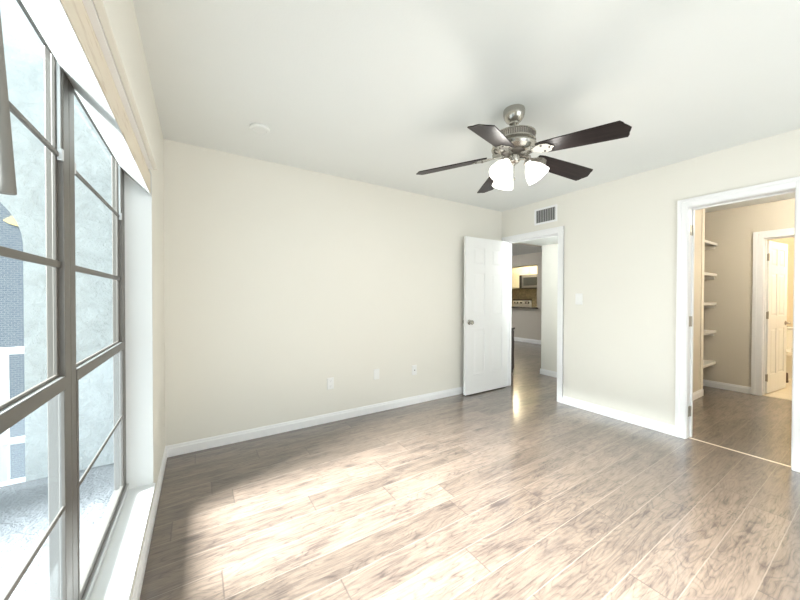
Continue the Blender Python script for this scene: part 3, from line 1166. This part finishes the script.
b.lathe([(0, 0), (0.004, 0.004), (0.0045, 0.014), (0, 0.02)], 12, (-0.0212, -0.0235, fz(1.966)))
b.build('pull_chain', M['nickel'], fan, smooth=True)

b = MB()
b.box(AX0 - 0.085, AX0 + 0.006, YD - 0.008, YD - 0.0003, 0.09, 2.429)
b.box(AX0 + 0.0003, AX0 + 0.006, YD - 0.0003, YD + 0.1, 0.09, 2.429)
M['post'] = mat('pale_cream_trim', (0.86, 0.80, 0.68), 0.4)
struct(b, 'trim_9', M['post'], 'pale corner trim board at the wall end left of the alcove shelves', 'corner trim', bevel=0.001)

# ------------------------------------------------------------------ shelves in the alcove
SHELF = [(1.985, 'topmost white shelf in the alcove of the dressing area'), (1.568, 'second white shelf from the top in the dressing alcove'), (1.175, 'middle white shelf of five in the dressing alcove'),
         (0.790, 'fourth white shelf from the top in the dressing alcove'), (0.365, 'lowest white shelf near the floor in the dressing alcove')]
sproto = None
for z, lab in SHELF:
    if sproto is None:
        sproto = empty('shelf', (AX0 + 0.002, AY1 - 0.002, z), 0, lab, 'shelf', group='white alcove shelves')
        b = MB()
        b.box(0, AX1 - AX0 - 0.004, -0.42, 0, -0.018, 0)
        b.build('board', M['shelf'], sproto, bevel=0.001)
        b = MB()
        b.box(0, AX1 - AX0 - 0.004, -0.438, -0.42, -0.034, 0.001)
        b.build('front_edge', M['shelf'], sproto, bevel=0.0015)
        b = MB()
        b.box(AX1 - AX0 - 0.022, AX1 - AX0 - 0.004, -0.415, 0, -0.075, -0.030)
        b.build('cleat', M['shelf'], sproto, bevel=0.001)
    else:
        s = copy_tree(sproto)
        s.location = (AX0 + 0.002, AY1 - 0.002, z)
        s['label'] = lab

# ------------------------------------------------------------------ bathroom
tl = empty('toilet', (7.95, 0.98, 0.006), PI, 'white toilet in the warm lit bathroom, partly hidden by its door', 'toilet')
b = MB()
b.box(-0.10, 0.10, -0.22, 0.22, 0.36, 0.74)
b.build('tank', M['porcelain'], tl, bevel=0.02)
b = MB()
b.box(-0.115, 0.115, -0.235, 0.235, 0.741, 0.775)
b.build('tank_lid', M['porcelain'], tl, bevel=0.01)


def oval(r_x, r_y, cx_, n=28):
    return [(cx_ + r_x * math.cos(2 * PI * k / n), r_y * math.sin(2 * PI * k / n)) for k in range(n)]


b = MB()
rings = [(0.0, oval(0.20, 0.105, 0.22)), (0.10, oval(0.19, 0.095, 0.22)), (0.22, oval(0.22, 0.125, 0.27)), (0.34, oval(0.28, 0.175, 0.34)), (0.39, oval(0.29, 0.185, 0.35))]
vs = [[b.bm.verts.new((x_, y_, z_)) for x_, y_ in o_] for z_, o_ in rings]
for A, B_ in zip(vs, vs[1:]):
    for k in range(28):
        b.bm.faces.new((A[k], A[(k + 1) % 28], B_[(k + 1) % 28], B_[k]))
b.bm.faces.new(vs[0][::-1])
b.bm.faces.new(vs[-1])
b.box(-0.08, 0.14, -0.10, 0.10, 0.0, 0.36)
b.build('bowl', M['porcelain'], tl, smooth=True)
b = MB()
b.prism(oval(0.285, 0.188, 0.355), 0.392, 0.412)
b.prism(oval(0.282, 0.185, 0.355), 0.414, 0.436)
b.build('seat_lid', M['porcelain'], tl, bevel=0.005)
b = MB()
b.tube([(0.10, 0.16, 0.68), (0.125, 0.16, 0.68), (0.128, 0.11, 0.675)], 0.007, 8)
b.build('flush_lever', M['nickel'], tl, smooth=True)

br = empty('toilet_brush', (7.25, 0.905, 0.006), 0, 'dark brush standing on the bathroom tiles beside the toilet', 'toilet brush')
b = MB()
b.lathe([(0, 0), (0.03, 0), (0.034, 0.01), (0.028, 0.14), (0.025, 0.14), (0.026, 0.02), (0, 0.018)], 20)
b.build('holder', M['brush'], br, smooth=True)
b = MB()
b.cyl((0, 0, 0.03), (0, 0, 0.30), 0.007, 12)
b.build('handle', M['brush'], br, smooth=True)

bath_light = empty('bath_ceiling_light', (7.1, 0.2, 2.43), 0, 'round warm ceiling light in the bathroom', 'ceiling light')
b = MB()
b.lathe([(0, 0), (0.15, 0), (0.15, -0.02), (0, -0.02)], 32)
b.build('base', M['nickel'], bath_light, smooth=True)
M['warm_glass'] = mat('warm_lit_glass', (0.9, 0.85, 0.7), 0.3, emit=(1.0, 0.82, 0.52), estr=8.0)
b = MB()
b.lathe([(0.14, -0.02), (0.13, -0.05), (0.09, -0.08), (0.03, -0.095), (0, -0.097)], 32)
b.build('diffuser', M['warm_glass'], bath_light, smooth=True)
add_light('bath_lamp', 'POINT', (7.1, 0.2, 2.26), 58.0, (1.0, 0.85, 0.62), shadow_soft_size=0.12)

dl = empty('dressing_ceiling_light', (5.25, 0.1, 2.43), 0, 'round ceiling light of the dressing area', 'ceiling light')
b = MB()
b.lathe([(0, 0), (0.13, 0), (0.13, -0.02), (0, -0.02)], 32)
b.build('base', M['nickel'], dl, smooth=True)
b = MB()
b.lathe([(0.12, -0.02), (0.11, -0.05), (0.07, -0.08), (0, -0.09)], 32)
b.build('diffuser', M['shade'], dl, smooth=True)
add_light('dressing_lamp', 'POINT', (5.25, 0.1, 2.28), 42.0, (1.0, 0.92, 0.80), shadow_soft_size=0.1)

# ------------------------------------------------------------------ hall and kitchen contents
sc_ = empty('side_cabinet', (4.20, 3.66, 0.0), 0, 'dark wooden cabinet just visible beside the edge of the open entry door', 'cabinet')
b = MB()
b.box(-0.19, 0.19, -0.24, 0.24, 0.05, 0.715)
b.build('carcass', M['darkwood'], sc_, bevel=0.003)
b = MB()
b.box(-0.205, 0.205, -0.255, 0.255, 0.716, 0.745)
b.build('top', M['darkwood'], sc_, bevel=0.004)
for s1 in (-1, 1):
    b = MB()
    b.box(min(s1 * 0.01, s1 * 0.18), max(s1 * 0.01, s1 * 0.18), -0.256, -0.2405, 0.08, 0.69)
    dd = b.build('door', M['darkwood'], sc_, bevel=0.003)
    b = MB()
    b.lathe([(0, 0), (0.006, 0), (0.006, 0.012), (0.012, 0.02), (0, 0.026)], 14, (s1 * 0.03, -0.256, 0.42), (0, -1, 0))
    b.build('knob', M['hinge'], dd, smooth=True)
    for s2 in (-1, 1):
        b = MB()
        b.box(s1 * 0.165 - 0.018, s1 * 0.165 + 0.018, s2 * 0.21 - 0.018, s2 * 0.21 + 0.018, 0.0, 0.05)
        b.build('foot', M['darkwood'], sc_)

b = MB()
b.prism([(XV - 0.12, PY0 - 0.04), (XV - 0.0015, PY0 - 0.04), (XV - 0.0015, PY0 + 0.0015), (XV + 0.22, PY0 + 0.0015), (XV + 0.22, PY1 - 0.0015), (XV - 0.12, PY1 - 0.0015)], PZ0 + 0.0005, PZ0 + 0.032)
tag(b.build('bar_counter', M['counter'], None, bevel=0.003), 'dark stone bar counter on the kitchen pass-through ledge', 'counter')


def wall_cabinet(y0, y1, z0, z1, label, doors):
    xf = 9.32
    c = empty('wall_cabinet', (xf, (y0 + y1) / 2, z0), 0, label, 'cabinet', group='cream kitchen wall cabinets')
    w = y1 - y0
    mb = MB()
    mb.box(0.0, XK - xf - 0.001, -w / 2, w / 2, 0, z1 - z0)
    mb.build('carcass', M['cabinet'], c)
    n = doors
    for k in range(n):
        a0, a1 = -w / 2 + w * k / n + 0.004, -w / 2 + w * (k + 1) / n - 0.004
        mb = MB()
        mb.box(-0.014, -0.0005, a0, a1, 0.004, z1 - z0 - 0.004)
        e = 0.05
        hh = z1 - z0
        for (ya_, yb_, za_, zb_) in ((a0, a0 + e, 0.004, hh - 0.004), (a1 - e, a1, 0.004, hh - 0.004), (a0 + e, a1 - e, 0.004, 0.004 + e), (a0 + e, a1 - e, hh - 0.004 - e, hh - 0.004)):
            mb.box(-0.02, -0.014, ya_, yb_, za_, zb_)
        dr = mb.build('door', M['cabinet'], c, bevel=0.001)
        kk = MB()
        kk.lathe([(0, 0), (0.005, 0), (0.005, 0.012), (0.012, 0.018), (0, 0.024)], 14, (-0.02, a0 + 0.025 if k % 2 else a1 - 0.025, 0.05), (-1, 0, 0))
        kk.build('knob', M['hinge'], dr, smooth=True)
    return c


wall_cabinet(7.01, 7.75, 1.55, 2.27, 'tall cream wall cabinet left of the microwave', 2)
wall_cabinet(6.25, 7.008, 2.0, 2.27, 'short cream wall cabinet above the microwave', 2)
mw = empty('microwave', (9.22, 6.575, 1.545), 0, 'stainless microwave with dark window under the short cabinet', 'microwave')
b = MB()
b.box(0.0, XK - 9.22 - 0.001, -0.378, 0.378, 0, 0.448)
b.build('body', M['black'], mw, bevel=0.004)
b = MB()
b.box(-0.03, -0.0005, -0.374, 0.285, 0.012, 0.437)
dr = b.build('door', M['steel'], mw, bevel=0.004)
b = MB()
b.box(-0.0325, -0.0305, -0.30, 0.215, 0.09, 0.36)
b.build('window', M['glass_dark'], dr)
b = MB()
b.tube([(-0.03, -0.335, 0.07), (-0.055, -0.335, 0.09), (-0.055, -0.335, 0.36), (-0.03, -0.335, 0.38)], 0.009)
b.build('handle', M['steel'], dr, smooth=True)
b = MB()
b.box(-0.025, -0.0005, 0.292, 0.378, 0.012, 0.437)
b.build('control_panel', M['black'], mw, bevel=0.003)

rg = empty('range', (9.32, 7.14, 0.0), 0, 'white kitchen range with black knobs seen through the pass-through', 'range')
b = MB()
b.box(-0.30, 0.32, -0.36, 0.36, 0.02, 0.90)
b.build('body', M['enamel'], rg, bevel=0.006)
b = MB()
b.box(-0.31, 0.25, -0.36, 0.36, 0.901, 0.915)
b.build('cooktop', M['black'], rg, bevel=0.003)
b = MB()
b.box(0.26, 0.325, -0.36, 0.36, 0.901, 1.145)
bg_ = b.build('backguard', M['enamel'], rg, bevel=0.006)
b = MB()
b.box(0.25, 0.327, -0.362, 0.362, 1.146, 1.172)
b.build('backguard_cap', M['black'], rg, bevel=0.004)
for yk in (-0.28, -0.17, 0.02, 0.17, 0.28):
    b = MB()
    b.lathe([(0, 0), (0.034, 0), (0.030, 0.02), (0.012, 0.022), (0, 0.026)], 20, (0.26, yk, 1.06), (-1, 0, 0))
    b.build('knob', M['black'], bg_, smooth=True)
b = MB()
b.box(-0.325, -0.3005, -0.33, 0.33, 0.22, 0.74)
od = b.build('oven_door', M['enamel'], rg, bevel=0.004)
b = MB()
b.tube([(-0.325, -0.28, 0.69), (-0.36, -0.27, 0.69), (-0.36, 0.27, 0.69), (-0.325, 0.28, 0.69)], 0.01)
b.build('handle', M['steel'], od, smooth=True)

hl = empty('hall_fill_fixture', (3.785, 1.96, 2.072), 0, 'unseen round fixture added to brighten the hall', 'ceiling light')  # fixture and lamp added out of view to brighten the hall wall
b = MB()
b.lathe([(0, 0), (0.06, 0), (0.06, -0.02), (0, -0.02)], 32)
b.build('base', M['nickel'], hl, smooth=True)
b = MB()
b.lathe([(0.055, -0.02), (0.05, -0.04), (0.03, -0.055), (0, -0.06)], 32)
b.build('diffuser', M['shade'], hl, smooth=True)
add_light('hall_fill_lamp', 'POINT', (3.785, 1.96, 1.93), 32.0, (0.88, 0.95, 1.0), shadow_soft_size=0.05)

ll = empty('living_fill_fixture', (5.5, 6.9, H), 0, 'unseen round fixture added to brighten the living room', 'ceiling light')  # fixture and lamp added out of sight to lift the far taupe wall
b = MB()
b.lathe([(0, 0), (0.15, 0), (0.15, -0.02), (0, -0.02)], 32)
b.build('base', M['nickel'], ll, smooth=True)
b = MB()
b.lathe([(0.14, -0.02), (0.13, -0.05), (0.08, -0.08), (0, -0.095)], 32)
b.build('diffuser', M['shade'], ll, smooth=True)
add_light('living_fill_lamp', 'POINT', (5.5, 6.9, 2.26), 45.0, (1.0, 0.96, 0.9), shadow_soft_size=0.12)

kl = empty('kitchen_ceiling_light', (8.7, 6.75, H), 0, 'warm kitchen ceiling light beyond the pass-through', 'ceiling light')
b = MB()
b.lathe([(0, 0), (0.16, 0), (0.16, -0.02), (0, -0.02)], 32)
b.build('base', M['nickel'], kl, smooth=True)
b = MB()
b.lathe([(0.15, -0.02), (0.14, -0.05), (0.09, -0.085), (0, -0.1)], 32)
b.build('diffuser', M['warm_glass'], kl, smooth=True)
add_light('kitchen_lamp', 'POINT', (8.7, 6.75, 2.26), 26.0, (1.0, 0.86, 0.60), shadow_soft_size=0.12)
